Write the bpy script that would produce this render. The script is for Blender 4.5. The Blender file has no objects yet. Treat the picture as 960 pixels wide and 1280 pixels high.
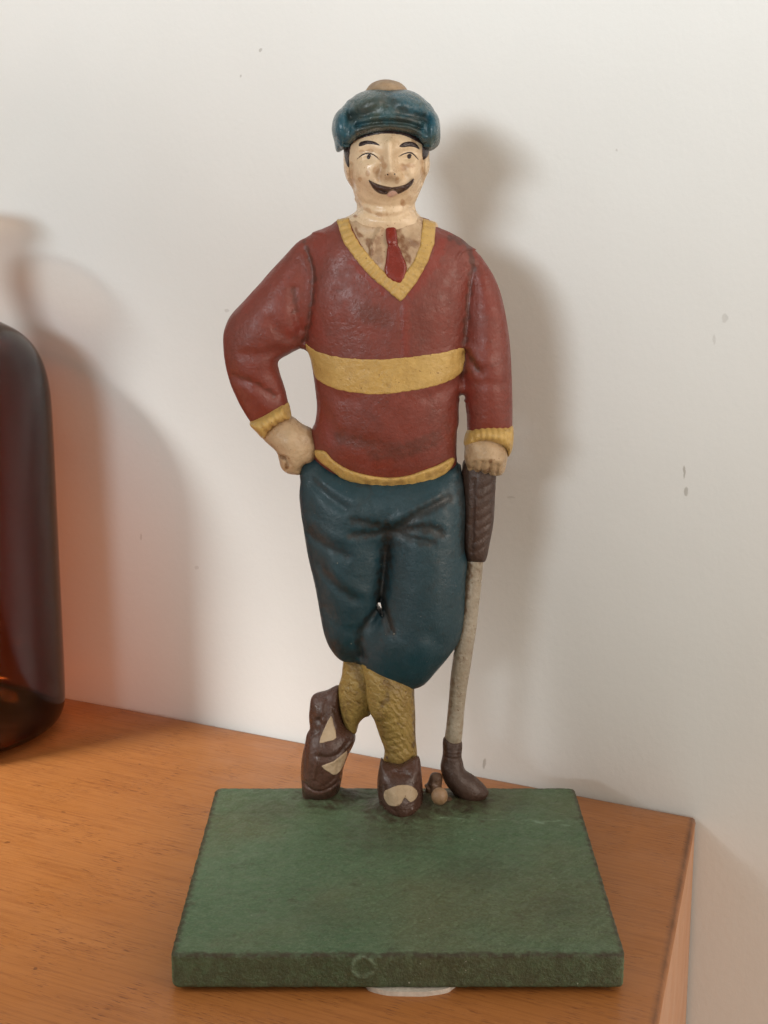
import bpy, math
import numpy as np
from mathutils import Vector

# ------------------------------------------------------------------ camera
sc = bpy.context.scene
FPX, TH, CAM_H = 1934.0, math.radians(12.5), 0.2375     # focal length in photo pixels, pitch, height above the cabinet top
CT, ST = math.cos(TH), math.sin(TH)
cam_d = bpy.data.cameras.new('camera'); cam = bpy.data.objects.new('camera', cam_d)
sc.collection.objects.link(cam); sc.camera = cam
cam.location = (0, 0, CAM_H); cam.rotation_euler = (math.pi/2 - TH, 0, 0)
cam_d.sensor_fit = 'VERTICAL'; cam_d.sensor_height = 24.0; cam_d.lens = 24.0*FPX/1280.0
cam_d.clip_start = 0.01; cam_d.clip_end = 50

# ------------------------------------------------------------------ world, lights, exposure
w = bpy.data.worlds.new('World'); sc.world = w; w.use_nodes = True
bg = w.node_tree.nodes['Background']; bg.inputs[0].default_value = (1.0, 0.91, 0.77, 1); bg.inputs[1].default_value = 0.465

def area(name, loc, target, sx, sy, power, col):
    l = bpy.data.lights.new(name, 'AREA'); l.shape = 'RECTANGLE'; l.size = sx; l.size_y = sy
    l.energy = power; l.color = col
    o = bpy.data.objects.new(name, l); sc.collection.objects.link(o); o.location = loc
    o.rotation_euler = (Vector(target)-Vector(loc)).to_track_quat('-Z', 'Y').to_euler()
    return o
# the window throws a beam with a soft lower edge across the wall; a second, lower beam comes in from the left
def spot(name, loc, aim, angle, blend, radius, power, col):
    l = bpy.data.lights.new(name, 'SPOT'); l.energy = power; l.color = col; l.spot_size = math.radians(angle); l.spot_blend = blend; l.shadow_soft_size = radius
    o = bpy.data.objects.new(name, l); sc.collection.objects.link(o); o.location = loc
    o.rotation_euler = Vector(aim).to_track_quat('-Z', 'Y').to_euler(); return o
spot('window_light', (-.97, -1.30, .83), (1.02*.819, 1.875*.819, 2.13*.574), 100, .09, .38, 248, (.88, .95, 1.0))
spot('side_window_light', (-.69, .325, .46), (0.545, 0.410, -0.731), 45, .5, .11, 38, (1.0, 1.0, .98))
area('room_light', (1.20, -.35, .45), (.15, .5, -.1), 1.0, 1.0, 12.0, (1.0, .84, .72))

sc.view_settings.view_transform = 'Standard'; sc.view_settings.look = 'None'
sc.view_settings.exposure = 0.06; sc.view_settings.gamma = 1.0
sc.cycles.use_denoising = True; sc.cycles.adaptive_threshold = .02
sc.cycles.max_bounces = 6; sc.cycles.transparent_max_bounces = 16

# ------------------------------------------------------------------ helpers: photo pixel -> place
def ray(px, py):
    u = (px-480)/FPX; v = (640-py)/FPX
    return np.array([u, CT+v*ST, -ST+v*CT])
def on_z(px, py, z):
    d = ray(px, py); return np.array([0, 0, CAM_H]) + d*((z-CAM_H)/d[2])
def xz(pts, Y):
    """traced points -> (x, z) in the upright plane at depth Y"""
    p = np.asarray(pts, float); u = (p[:, 0]-480)/FPX; v = (640-p[:, 1])/FPX
    t = Y/(CT+v*ST)
    return np.stack([u*t, CAM_H+(-ST+v*CT)*t], 1)
def crop(ox, oy, s):
    return lambda *p: [(ox+a/s, oy+b/s) for a, b in p]
C1 = crop(390, 80, 5.053); C2 = crop(260, 250, 3.555); C3 = crop(470, 250, 3.457)
C4 = crop(360, 550, 3.2); C5 = crop(360, 810, 3.4286); C6 = crop(430, 260, 7.385)

# ------------------------------------------------------------------ materials
def hexlin(r, g, b):
    f = lambda c: (c/255/12.92) if c/255 <= .04045 else ((c/255+.055)/1.055)**2.4
    return (f(r), f(g), f(b), 1)
class NT:
    def __init__(s, name):
        s.m = bpy.data.materials.new(name); s.m.use_nodes = True; s.t = s.m.node_tree
        s.b = s.t.nodes['Principled BSDF']; s.out = s.t.nodes['Material Output']
        s.co = s.n('ShaderNodeTexCoord').outputs['Object']
    def n(s, typ, **kw):
        x = s.t.nodes.new(typ)
        for k, v in kw.items(): setattr(x, k, v)
        return x
    def link(s, a, b): s.t.links.new(a, b)
    def put(s, sock, v):
        if hasattr(v, 'node'): s.link(v, sock)
        else: sock.default_value = v
    def noise(s, scale, detail=4, rough=.55, vec=None, dist=0):
        x = s.n('ShaderNodeTexNoise'); x.inputs['Scale'].default_value = scale
        x.inputs['Detail'].default_value = detail; x.inputs['Roughness'].default_value = rough
        x.inputs['Distortion'].default_value = dist
        s.link(vec or s.co, x.inputs['Vector']); return x.outputs['Fac']
    def ramp(s, v, a, b, lo=0., hi=1.):
        x = s.n('ShaderNodeMapRange'); x.interpolation_type = 'SMOOTHSTEP'
        s.put(x.inputs[0], v); x.inputs[1].default_value = a; x.inputs[2].default_value = b
        x.inputs[3].default_value = lo; x.inputs[4].default_value = hi; return x.outputs[0]
    def math(s, op, a, b=0., c=0.):
        x = s.n('ShaderNodeMath', operation=op); s.put(x.inputs[0], a); s.put(x.inputs[1], b); s.put(x.inputs[2], c); return x.outputs[0]
    def mix(s, f, a, b, mode='MIX'):
        x = s.n('ShaderNodeMix', data_type='RGBA', blend_type=mode)
        s.put(x.inputs[0], f); s.put(x.inputs[6], a); s.put(x.inputs[7], b); return x.outputs[2]
    def attr(s, name):
        return s.n('ShaderNodeAttribute', attribute_name=name).outputs['Fac']
    def scaled(s, sx, sy, sz, rz=0.):
        r = s.n('ShaderNodeMapping'); r.inputs['Rotation'].default_value = (0, 0, rz); s.link(s.co, r.inputs[0])
        x = s.n('ShaderNodeMapping'); x.inputs['Scale'].default_value = (sx, sy, sz)
        s.link(r.outputs[0], x.inputs[0]); return x.outputs[0]
    def bump(s, h, strength, dist):
        x = s.n('ShaderNodeBump'); x.inputs['Strength'].default_value = strength; x.inputs['Distance'].default_value = dist
        s.put(x.inputs['Height'], h); s.link(x.outputs[0], s.b.inputs['Normal'])

def paint(name, base, alt=None, grime=.35, grime_col=(.035, .02, .012, 1), tint=None, chips=0., rough=.42, bumpd=.00012, knit=False, grain=420, streak=None):
    k = NT(name)
    col = k.mix(k.ramp(k.noise(70, 3), .3, .7), base, alt or tuple(c*.78 for c in base[:3])+(1,))
    col = k.mix(k.ramp(k.noise(grain, 4, .6), .35, .75, 0, .28), col, tuple(min(1, c*1.35+.01) for c in base[:3])+(1,))
    if tint: col = k.mix(k.attr('tint'), col, tint)
    if streak: col = k.mix(k.ramp(k.noise(130, 6, .7), .52, .68, 0, .8), col, streak)
    col = k.mix(k.ramp(k.noise(48, 5, .62), .46, .70, 0, grime*.75), col, tuple(.5*a+.5*b for a, b in zip(base, grime_col)))
    g = k.ramp(k.noise(160, 6, .68, dist=.6), .56, .74, 0, grime)
    sp = k.ramp(k.noise(1100, 2, .5), .68, .74, 0, min(1, grime*1.5))
    g = k.math('MAXIMUM', g, sp)
    at = k.math('MULTIPLY', k.attr('grime'), k.ramp(k.noise(500, 4, .65), .25, .55, .35, 1))
    g = k.math('MAXIMUM', g, at)
    col = k.mix(g, col, grime_col)
    if chips:
        c = k.ramp(k.noise(620, 3, .6), .72, .75, 0, chips)
        col = k.mix(c, col, (.5, .45, .36, 1))
    k.link(col, k.b.inputs['Base Color'])
    k.link(k.ramp(k.noise(300, 3), .3, .7, rough-.16, rough+.08), k.b.inputs['Roughness'])
    k.b.inputs['Specular IOR Level'].default_value = .5
    h = k.math('ADD', k.noise(700, 4, .6), k.math('MULTIPLY', k.noise(150, 3), 1.6))
    if knit:
        wv = k.n('ShaderNodeTexWave', wave_type='BANDS', bands_direction='DIAGONAL'); wv.inputs['Scale'].default_value = 190
        wv.inputs['Distortion'].default_value = 5; wv.inputs['Detail'].default_value = 2; wv.inputs['Detail Scale'].default_value = 2.5
        k.link(k.co, wv.inputs[0]); h = k.math('ADD', h, k.math('MULTIPLY', wv.outputs['Fac'], .7))
    k.bump(h, .8, bumpd*4)
    return k.m

M = {}
M['sweater'] = paint('red_paint', (.180, .032, .019, 1), (.150, .032, .021, 1), .27, tint=(.21, .024, .012, 1), rough=.5, bumpd=.00008, chips=.12)
M['yellow'] = paint('yellow_paint', (.53, .345, .105, 1), (.46, .285, .08, 1), .5, (.20, .10, .03, 1), rough=.48)
M['skin'] = paint('skin_paint', (.68, .52, .345, 1), (.61, .45, .28, 1), .38, (.30, .13, .045, 1), rough=.34, bumpd=.00006)
M['hand'] = paint('hand_paint', (.50, .36, .22, 1), (.42, .29, .16, 1), .6, (.20, .10, .04, 1), rough=.42)
M['shirt'] = paint('shirt_paint', (.52, .38, .24, 1), (.36, .23, .13, 1), .8, (.17, .065, .02, 1), rough=.5, streak=(.27, .15, .08, 1))
M['tie'] = paint('tie_paint', (.21, .020, .010, 1), (.17, .018, .010, 1), .2, rough=.3, bumpd=.00004)
M['cap'] = paint('cap_paint', (.013, .075, .110, 1), (.045, .072, .062, 1), .7, (.035, .034, .022, 1), rough=.30, streak=(.06, .08, .06, 1))
M['pompom'] = paint('worn_paint', (.36, .25, .15, 1), (.25, .15, .08, 1), .95, (.13, .07, .03, 1), rough=.6)
M['trousers'] = paint('blue_paint', (.009, .040, .055, 1), (.012, .038, .049, 1), .4, (.014, .013, .011, 1), rough=.5, chips=.4, bumpd=.00006)
M['dark'] = paint('dark_brown_paint', (.028, .014, .014, 1), None, .2, rough=.3)
M['moustache'] = paint('moustache_paint', (.030, .014, .012, 1), (.055, .026, .018, 1), .2, rough=.22, streak=(.075, .036, .022, 1))
M['lip'] = paint('lip_paint', (.62, .38, .29, 1), None, .2, rough=.35)
M['sock'] = paint('ochre_paint', (.33, .225, .065, 1), (.24, .155, .042, 1), .8, (.09, .045, .015, 1), rough=.5, knit=True, bumpd=.0001, streak=(.15, .08, .022, 1))
M['shoe'] = paint('brown_paint', (.080, .036, .025, 1), (.05, .025, .018, 1), .6, rough=.36)
M['patch'] = paint('cream_paint', (.48, .37, .25, 1), (.38, .28, .17, 1), .6, (.16, .08, .03, 1), rough=.5)
M['grip'] = paint('grip_paint', (.060, .030, .020, 1), None, .4, rough=.5)
M['shaft'] = paint('shaft_paint', (.36, .31, .24, 1), (.29, .24, .17, 1), .9, (.13, .07, .03, 1), rough=.4, streak=(.26, .19, .12, 1))
M['pad'] = paint('pad_white', (.62, .57, .50, 1), None, .2, rough=.9)
M['ballpaint'] = paint('ball_worn_paint', (.32, .20, .11, 1), (.22, .12, .06, 1), .7, (.08, .04, .02, 1), rough=.45)
M['ball'] = paint('ball_paint', (.11, .062, .036, 1), (.08, .042, .026, 1), .8, (.08, .04, .02, 1), rough=.5)

def green_paint():
    k = NT('green_paint')
    col = k.mix(k.ramp(k.noise(38, 4, .6), .3, .7), (.064, .120, .058, 1), (.092, .150, .080, 1))
    col = k.mix(k.ramp(k.noise(16, 3), .42, .70, 0, .75), col, (.100, .105, .048, 1))
    col = k.mix(k.ramp(k.noise(1000, 4, .65), .42, .75, 0, .55), col, (.17, .235, .145, 1))
    g = k.ramp(k.noise(110, 8, .78, dist=.3), .55, .70, 0, .6)
    g = k.math('MAXIMUM', g, k.ramp(k.noise(700, 3, .6), .62, .72, 0, .55))
    n = k.ramp(k.noise(420, 4, .6), .3, .6, .45, 1)
    g = k.math('MAXIMUM', g, k.math('MULTIPLY', k.attr('grime'), n))
    col = k.mix(g, col, (.040, .030, .014, 1))
    col = k.mix(k.ramp(k.noise(480, 2, .5), .755, .775, 0, .7), col, (.45, .46, .38, 1))
    col = k.mix(k.math('MULTIPLY', k.attr('tint'), k.ramp(k.noise(300, 3), .35, .6)), col, (.22, .32, .22, 1))
    k.link(col, k.b.inputs['Base Color'])
    k.link(k.ramp(k.noise(260, 4), .3, .7, .40, .66), k.b.inputs['Roughness'])
    k.b.inputs['Specular IOR Level'].default_value = .4
    k.bump(k.math('ADD', k.noise(1100, 5, .65), k.noise(140, 4)), .9, .0006)
    return k.m
M['green'] = green_paint()

def wood(name, ang, side=False):
    k = NT(name)
    v = k.scaled(7, 70, 70, ang); v2 = k.scaled(190, 1900, 1900, ang); v3 = k.scaled(2.5, 14, 14, ang); v4 = k.scaled(30, 900, 900, ang)
    col = k.mix(k.ramp(k.noise(1, 4, .6, v, 1.2), .3, .7, 0, .7), (.42, .160, .042, 1), (.36, .128, .030, 1))
    col = k.mix(k.ramp(k.noise(1, 3, .5, v3, .8), .35, .7, 0, .5), col, (.41, .17, .054, 1))
    col = k.mix(k.ramp(k.noise(1, 4, .6, v4), .42, .72, 0, .6), col, (.26, .085, .022, 1))
    fl = k.ramp(k.noise(1, 2, .5, v2), .56, .68, 0, .85)
    fl = k.math('MULTIPLY', fl, k.ramp(k.noise(55, 3), .40, .62, .1, 1))
    col = k.mix(fl, col, (.15, .042, .012, 1))
    scr = k.ramp(k.noise(1, 2, .5, k.scaled(9, 700, 700, ang+.12)), .755, .775, 0, .45)
    col = k.mix(scr, col, (.55, .30, .14, 1))
    sp = k.ramp(k.noise(180, 2, .5), .74, .78, 0, .7)
    col = k.mix(sp, col, (.10, .032, .012, 1))
    col = k.mix(k.math('MULTIPLY', k.attr('grime'), k.ramp(k.noise(60, 4, .7), .3, .6, .55, 1)), col, (.09, .036, .014, 1))
    if side: col = k.mix(.65, col, (.58, .33, .20, 1))  # paler pink mix puts the light on the side panel into its colour
    k.link(col, k.b.inputs['Base Color'])
    k.link(k.ramp(k.noise(60, 4), .3, .7, .36, .50), k.b.inputs['Roughness'])
    k.b.inputs['Specular IOR Level'].default_value = .4
    k.bump(k.math('ADD', k.math('MULTIPLY', fl, -1.), k.noise(300, 3)), .4, .00015)
    return k.m

# ------------------------------------------------------------------ the setting: wall and cabinet
def tag(o, label=None, cat=None, kind=None):
    if label: o['label'] = label
    if cat: o['category'] = cat
    if kind: o['kind'] = kind
    return o
def link_mesh(name, verts, faces, mat, parent=None, smooth=False):
    me = bpy.data.meshes.new(name); me.from_pydata([tuple(map(float, v)) for v in verts], [], faces); me.update()
    if smooth:
        for p in me.polygons: p.use_smooth = True
    me.materials.append(mat)
    o = bpy.data.objects.new(name, me); sc.collection.objects.link(o)
    if parent: o.parent = parent
    return o

A = on_z(80, 870, 0); B = on_z(870, 1020, 0); Cc = on_z(822, 1280, 0)
WD = (B-A)/np.linalg.norm(B-A); WN = np.array([-WD[1], WD[0], 0]); WN = WN if WN[1] > 0 else -WN   # along the wall, into the wall
ED = (Cc-B)/np.linalg.norm(Cc-B)                                                                  # the cabinet's right edge, towards the viewer
WANG = math.atan2(WD[1], WD[0])
def wall_uv(px, py):
    d = ray(px, py); t = ((A+WN*.001) @ WN)/(d @ WN); p = np.array([0, 0, CAM_H])+d*t
    return (p-B) @ WD, p[2]

def wall_material():
    k = NT('cream_wall_paint')
    col = k.mix(k.ramp(k.noise(9, 4), .3, .7), (.78, .783, .762, 1), (.755, .758, .736, 1))
    sep = k.n('ShaderNodeSeparateXYZ'); k.link(k.co, sep.inputs[0])
    wob = k.math('MULTIPLY', k.math('SUBTRACT', k.noise(260, 3), .5), .0022)
    for px, py, a, b, s in ((855, 590, .5, 2.6, .55), (857, 615, .9, 1.8, .5), (905, 398, 1.2, 1.6, .25), (325, 62, .7, .6, .45), (605, 955, .7, 2.2, .5),
                            (892, 425, .5, 2.0, .2), (300, 95, .5, .5, .4), (283, 388, 1.3, .8, .25), (175, 672, .6, 1.6, .3), (245, 710, 1.2, .7, .2), (770, 188, .5, .5, .3), (638, 622, 1.8, .5, .2)):
        u, v = wall_uv(px, py)
        du = k.math('DIVIDE', k.math('ADD', k.math('SUBTRACT', sep.outputs[0], float(u)), wob), a*.001)
        dv = k.math('DIVIDE', k.math('ADD', k.math('SUBTRACT', sep.outputs[2], float(v)), wob), b*.001)
        r = k.math('ADD', k.math('MULTIPLY', du, du), k.math('MULTIPLY', dv, dv))
        col = k.mix(k.ramp(r, .35, 1.3, s, 0), col, (.28, .25, .21, 1))
    k.link(col, k.b.inputs['Base Color']); k.b.inputs['Roughness'].default_value = .55; k.b.inputs['Specular IOR Level'].default_value = .3
    rol = k.noise(1, 5, .65, k.scaled(430, 430, 300))
    k.bump(k.math('ADD', k.math('ADD', rol, k.math('MULTIPLY', k.noise(34, 4), 2.2)), k.math('MULTIPLY', k.ramp(k.noise(120, 2), .70, .78), .3)), .2, .0006)
    return k.m
# the wall's own axes: x along the wall, y into it
wall = link_mesh('wall', [(-1.4, 0, -.7), (.9, 0, -.7), (.9, 0, 1.3), (-1.4, 0, 1.3), (-1.4, .1, -.7), (.9, .1, -.7), (.9, .1, 1.3), (-1.4, .1, 1.3)],
                 [(0, 1, 2, 3), (5, 4, 7, 6), (3, 2, 6, 7), (4, 5, 1, 0), (4, 0, 3, 7), (1, 5, 6, 2)], wall_material())
wall.location = B + WN*.0015; wall.rotation_euler = (0, 0, WANG); tag(wall, kind='structure')

def cabinet():
    root = bpy.data.objects.new('wooden_cabinet', None); sc.collection.objects.link(root); root.location = tuple(B+np.array([0, 0, -.62]))
    tag(root, 'orange-brown wooden cabinet with a straight right edge, pushed against the cream wall', 'cabinet')
    # outline of the top, relative to its back right corner
    L = .75; D = .62
    p = [np.zeros(3), -WD*L, -WD*L+ED*D, ED*D]
    out = []
    def edge(a, b, n): return [a+(b-a)*i/n for i in range(n)]
    ring = edge(p[0], p[1], 90)+edge(p[1], p[2], 20)+edge(p[2], p[3], 60)+edge(p[3], p[0], 120)
    ring = np.array(ring); nrm = []
    cen = ring.mean(0)
    def inset(r, d):
        # move each side inwards by d
        q = r.copy()
        nn = [(np.array([-WD[1], WD[0], 0])), None]
        sides = [(p[0], p[1]), (p[1], p[2]), (p[2], p[3]), (p[3], p[0])]
        cnt = [90, 20, 60, 120]; k = 0
        cs = []
        for (a, b) in sides:
            t = (b-a)/np.linalg.norm(b-a); n = np.array([-t[1], t[0], 0]); n = n if n @ (cen-a) > 0 else -n
            cs.append((n, n @ a + d))
        corner = []
        for i in range(4):
            n1, c1 = cs[i-1]; n2, c2 = cs[i]
            m = np.array([n1[:2], n2[:2]]); s = np.linalg.solve(m, [c1, c2]); corner.append(np.array([s[0], s[1], 0]))
        res = []
        for i in range(4): res += edge(corner[i], corner[(i+1) % 4], cnt[i])
        return np.array(res)
    prof = [(.0030, 0), (.0012, -.0004), (.0004, -.0013), (0, -.003), (0, -.62)]
    rings = [inset(ring, d)+np.array([0, 0, z+.62]) for d, z in prof]
    rng = np.random.default_rng(3)
    n = len(ring)
    for r in rings[1:4]:   # the edge is a little knocked
        j = np.convolve(rng.normal(0, .00010, n), np.ones(7)/7, 'same'); r[:, 2] += j
    # top: a board ring set plus centre face
    top_in = inset(ring, .016)+np.array([0, 0, .62])
    V = np.concatenate([top_in]+rings[:4]); F = [tuple(range(n))]
    for a in range(4):
        for i in range(n):
            j = (i+1) % n; F.append((a*n+i, a*n+j, (a+1)*n+j, (a+1)*n+i))
    o = link_mesh('top', V, F, wood('veneer_top', -WANG), root)
    at = o.data.attributes.new('grime', 'FLOAT', 'POINT')
    g = np.zeros(len(V)); g[n:2*n] = .1; g[2*n:3*n] = .85; g[3*n:4*n] = .5; g[:n] = 0; at.data.foreach_set('value', g)
    for q in o.data.polygons: q.use_smooth = len(q.vertices) == 4
    V2 = np.concatenate([inset(ring, .0002)+np.array([0, 0, .6172]), inset(ring, .0002)]); F2 = []
    for i in range(n):
        j = (i+1) % n; F2.append((i, j, n+j, n+i))
    s = link_mesh('side_panel', V2, F2, wood('veneer_side_lit', -math.atan2(ED[1], ED[0]), True), root)
    for ob in (o, s):
        import bmesh
        bm = bmesh.new(); bm.from_mesh(ob.data); bmesh.ops.recalc_face_normals(bm, faces=bm.faces); bm.to_mesh(ob.data); bm.free()
    return root
cabinet()

# ------------------------------------------------------------------ the glass bottle
def bottle():
    cx, cy, R = -.1955, .6365, .0565
    prof = [(0, .0015), (.046, .0008), (.0530, .0025), (.056, .007), (R, .014), (R, .060), (R, .100), (R, .138), (.0558, .149), (.0538, .158), (.0500, .1655), (.0445, .171), (.037, .175),
            (.030, .178), (.0248, .182), (.0222, .187), (.0215, .194), (.0212, .206), (.0215, .213), (.0255, .216), (.0268, .219), (.0268, .222), (.0250, .2245), (.0222, .2252), (.0200, .2245)]
    def soften(p):
        for _ in range(3):   # corner cutting
            q = [p[0]]
            for a, b in zip(p[:-1], p[1:]): q += [a*.75+b*.25, a*.25+b*.75]
            p = np.array(q+[p[-1]])
        return p
    outer = soften(np.array(prof)); i0 = int(np.argmax(outer[:, 1]))
    t = np.gradient(outer[:i0], axis=0); t /= np.linalg.norm(t, axis=1)[:, None]+1e-12
    inner = outer[:i0]+np.stack([-t[:, 1], t[:, 0]], 1)*.0013
    inner = inner[(inner[:, 0] > .0005) & (inner[:, 1] > .0042)]; inner[:, 0] = np.minimum(inner[:, 0], R-.0013)
    d = np.concatenate([outer, inner[::-1], [[0, .0042]]]); d[0, 0] = 0
    n = 128; V = [(0, 0, d[0, 1])]; F = []
    for r, z in d[1:-1]:
        for i in range(n):
            a = 2*math.pi*i/n; V.append((r*math.cos(a), r*math.sin(a), z))
    V.append((0, 0, d[-1, 1])); m = len(d)-2
    for i in range(n): F.append((0, 1+(i+1) % n, 1+i))
    for k in range(m-1):
        for i in range(n):
            j = (i+1) % n; F.append((1+k*n+i, 1+k*n+j, 1+(k+1)*n+j, 1+(k+1)*n+i))
    for i in range(n): F.append((len(V)-1, 1+(m-1)*n+i, 1+(m-1)*n+(i+1) % n))
    k = NT('dark_red_glass'); k.t.nodes.remove(k.b)
    tr = k.n('ShaderNodeBsdfTransparent'); tr.inputs[0].default_value = (1, 1, 1, 1)
    gl = k.n('ShaderNodeBsdfGlossy'); gl.inputs['Roughness'].default_value = .10
    fr = k.n('ShaderNodeFresnel'); fr.inputs[0].default_value = 1.5; ge = k.n('ShaderNodeNewGeometry')
    fac = k.math('MULTIPLY', fr.outputs[0], k.math('SUBTRACT', 1., ge.outputs['Backfacing']))
    mx = k.n('ShaderNodeMixShader'); k.link(fac, mx.inputs[0]); k.link(tr.outputs[0], mx.inputs[1]); k.link(gl.outputs[0], mx.inputs[2])
    k.link(mx.outputs[0], k.out.inputs['Surface'])
    va = k.n('ShaderNodeVolumeAbsorption'); va.inputs['Color'].default_value = (.71, .42, .12, 1); va.inputs['Density'].default_value = 1700
    k.link(va.outputs[0], k.out.inputs['Volume'])
    o = link_mesh('glass_bottle', V, F, k.m, smooth=True); o.location = (cx, cy, .0003)
    tag(o, 'dark red-brown glass bottle with round shoulder at the left edge', 'bottle')
bottle()

# ------------------------------------------------------------------ shape tools: traced outlines blown up into rounded relief
def spline(pts, closed=True, sub=6):
    p = np.asarray(pts, float); n = len(p); out = []
    rng = range(n) if closed else range(n-1)
    for i in rng:
        if closed: a, b, c, d = p[i-1], p[i], p[(i+1) % n], p[(i+2) % n]
        else: a, b, c, d = p[max(i-1, 0)], p[i], p[i+1], p[min(i+2, n-1)]
        for t in np.arange(sub)/sub:
            out.append(.5*(2*b+(c-a)*t+(2*a-5*b+4*c-d)*t*t+(3*b-a-3*c+d)*t**3))
    if not closed: out.append(p[-1])
    return np.array(out)
def seg_dist(X, Z, a, b):
    ab = b-a; L2 = max(ab @ ab, 1e-18)
    t = np.clip(((X-a[0])*ab[0]+(Z-a[1])*ab[1])/L2, 0, 1)
    return (X-a[0]-t*ab[0])**2+(Z-a[1]-t*ab[1])**2, t
def poly_sd(X, Z, p):
    """signed distance to a closed polygon, positive inside"""
    best = np.full(X.shape, 1e9); ins = np.zeros(X.shape, bool); n = len(p)
    for i in range(n):
        a, b = p[i], p[(i+1) % n]
        d, _ = seg_dist(X, Z, a, b); np.minimum(best, d, out=best)
        if a[1] != b[1]:
            c = ((a[1] > Z) != (b[1] > Z)) & (X < (b[0]-a[0])*(Z-a[1])/(b[1]-a[1])+a[0]); ins ^= c
    return np.where(ins, 1, -1)*np.sqrt(best)
def line_d(X, Z, p):
    """distance to an open polyline and arc length of the nearest point"""
    best = np.full(X.shape, 1e9); arc = np.zeros(X.shape); s = 0.
    for i in range(len(p)-1):
        d, t = seg_dist(X, Z, p[i], p[i+1]); L = np.linalg.norm(p[i+1]-p[i])
        m = d < best; best = np.where(m, d, best); arc = np.where(m, s+t*L, arc); s += L
    return np.sqrt(best), arc
def blur(a, n):
    for ax in (0, 1):
        p = np.pad(a, [(n, n) if i == ax else (0, 0) for i in (0, 1)], 'edge')
        c = np.cumsum(np.insert(p, 0, 0, ax), ax)
        a = (np.take(c, np.arange(2*n+1, c.shape[ax]), ax)-np.take(c, np.arange(0, c.shape[ax]-2*n-1), ax))/(2*n+1)
    return a
def smooth01(t): t = np.clip(t, 0, 1); return t*t*(3-2*t)
def smin(a, b, k):
    h = np.clip(.5+.5*(b-a)/k, 0, 1); return b+(a-b)*h-k*h*(1-h)
def smax(a, b, k): return -smin(-a, -b, k)

class Puff:
    """an outline (photo px, seen in the plane at depth Y) swollen to thickness T in front and T*back behind"""
    def __init__(s, pts, Y, T, back=.6, L=None, sub=6, y0=None):
        s.poly = spline(xz(pts, Y), sub=sub); s.Y = Y; s.T = T; s.back = back; s.y0 = y0
        r = s.r = .0005; m = .006
        s.lo = s.poly.min(0)-m; s.hi = s.poly.max(0)+m
        s.gx = np.arange(s.lo[0], s.hi[0], r); s.gz = np.arange(s.lo[1], s.hi[1], r)
        X, Z = np.meshgrid(s.gx, s.gz, indexing='ij'); d = poly_sd(X, Z, s.poly); ins = d > 0
        lam = 0 if L is None else (r/L)**2
        # swell: screened Poisson inside the outline, by conjugate gradients
        phi = np.zeros_like(d); rr = ins.astype(float); p = rr.copy(); rs = (rr*rr).sum()
        def Aop(u):
            o = (4+lam)*u; o[1:] -= u[:-1]; o[:-1] -= u[1:]; o[:, 1:] -= u[:, :-1]; o[:, :-1] -= u[:, 1:]; return o*ins
        for it in range(600):
            ap = Aop(p); al = rs/(p*ap).sum(); phi += al*p; rr -= al*ap; rn = (rr*rr).sum()
            if rn < 1e-6*ins.sum(): break
            p = rr+(rn/rs)*p; rs = rn
        phi *= r*r
        wgt = (d > .8*r).astype(float); q = np.where(wgt > 0, phi/np.maximum(d, .5*r), 0)
        for n in (2, 2): q = blur(q*1., n); wgt = blur(wgt, n)
        q = q/np.maximum(wgt, 1e-6); far = wgt < 1e-4; q[far] = np.median(q[~far])
        t = smooth01((d/r-1.5)/4.)
        s.phi = phi*t+(d*q)*(1-t); s.k2 = T*T/phi.max()
        s.gr = np.hypot(*np.gradient(s.phi, r))
    def samp(s, f, xs, zs):
        i = np.clip((xs-s.gx[0])/s.r, 0, len(s.gx)-1.001); j = np.clip((zs-s.gz[0])/s.r, 0, len(s.gz)-1.001)
        a = i.astype(int); b = j.astype(int); u = (i-a)[:, None]; v = (j-b)[None]
        g = lambda p, q: f[np.ix_(p, q)]
        return g(a, b)*(1-u)*(1-v)+g(a+1, b)*u*(1-v)+g(a, b+1)*(1-u)*v+g(a+1, b+1)*u*v
    def __call__(s, xs, ys, zs):
        phi = s.samp(s.phi, xs, zs)
        ox = np.maximum(np.maximum(s.gx[0]-xs, xs-s.gx[-1]), 0)[:, None]; oz = np.maximum(np.maximum(s.gz[0]-zs, zs-s.gz[-1]), 0)[None]
        extra = np.hypot(ox, oz)[:, None, :]
        gr = s.samp(s.gr, xs, zs)
        yc = s.Y if s.y0 is None else s.y0(xs[:, None], zs[None])
        yc = np.broadcast_to(np.asarray(yc, float), phi.shape)
        dy = ys[None, :, None]-yc[:, None, :]
        sb = np.where(dy > 0, 1/s.back, 1.)
        G = (dy*sb)**2-s.k2*phi[:, None, :]
        N = np.sqrt(4*dy*dy*sb**4+(s.k2*gr[:, None, :])**2)+.12*s.T
        return G/N+extra
    def front(s, xs, ys, zs):
        return smooth01((s.Y-ys)/(.35*s.T))[None, :, None]

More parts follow.
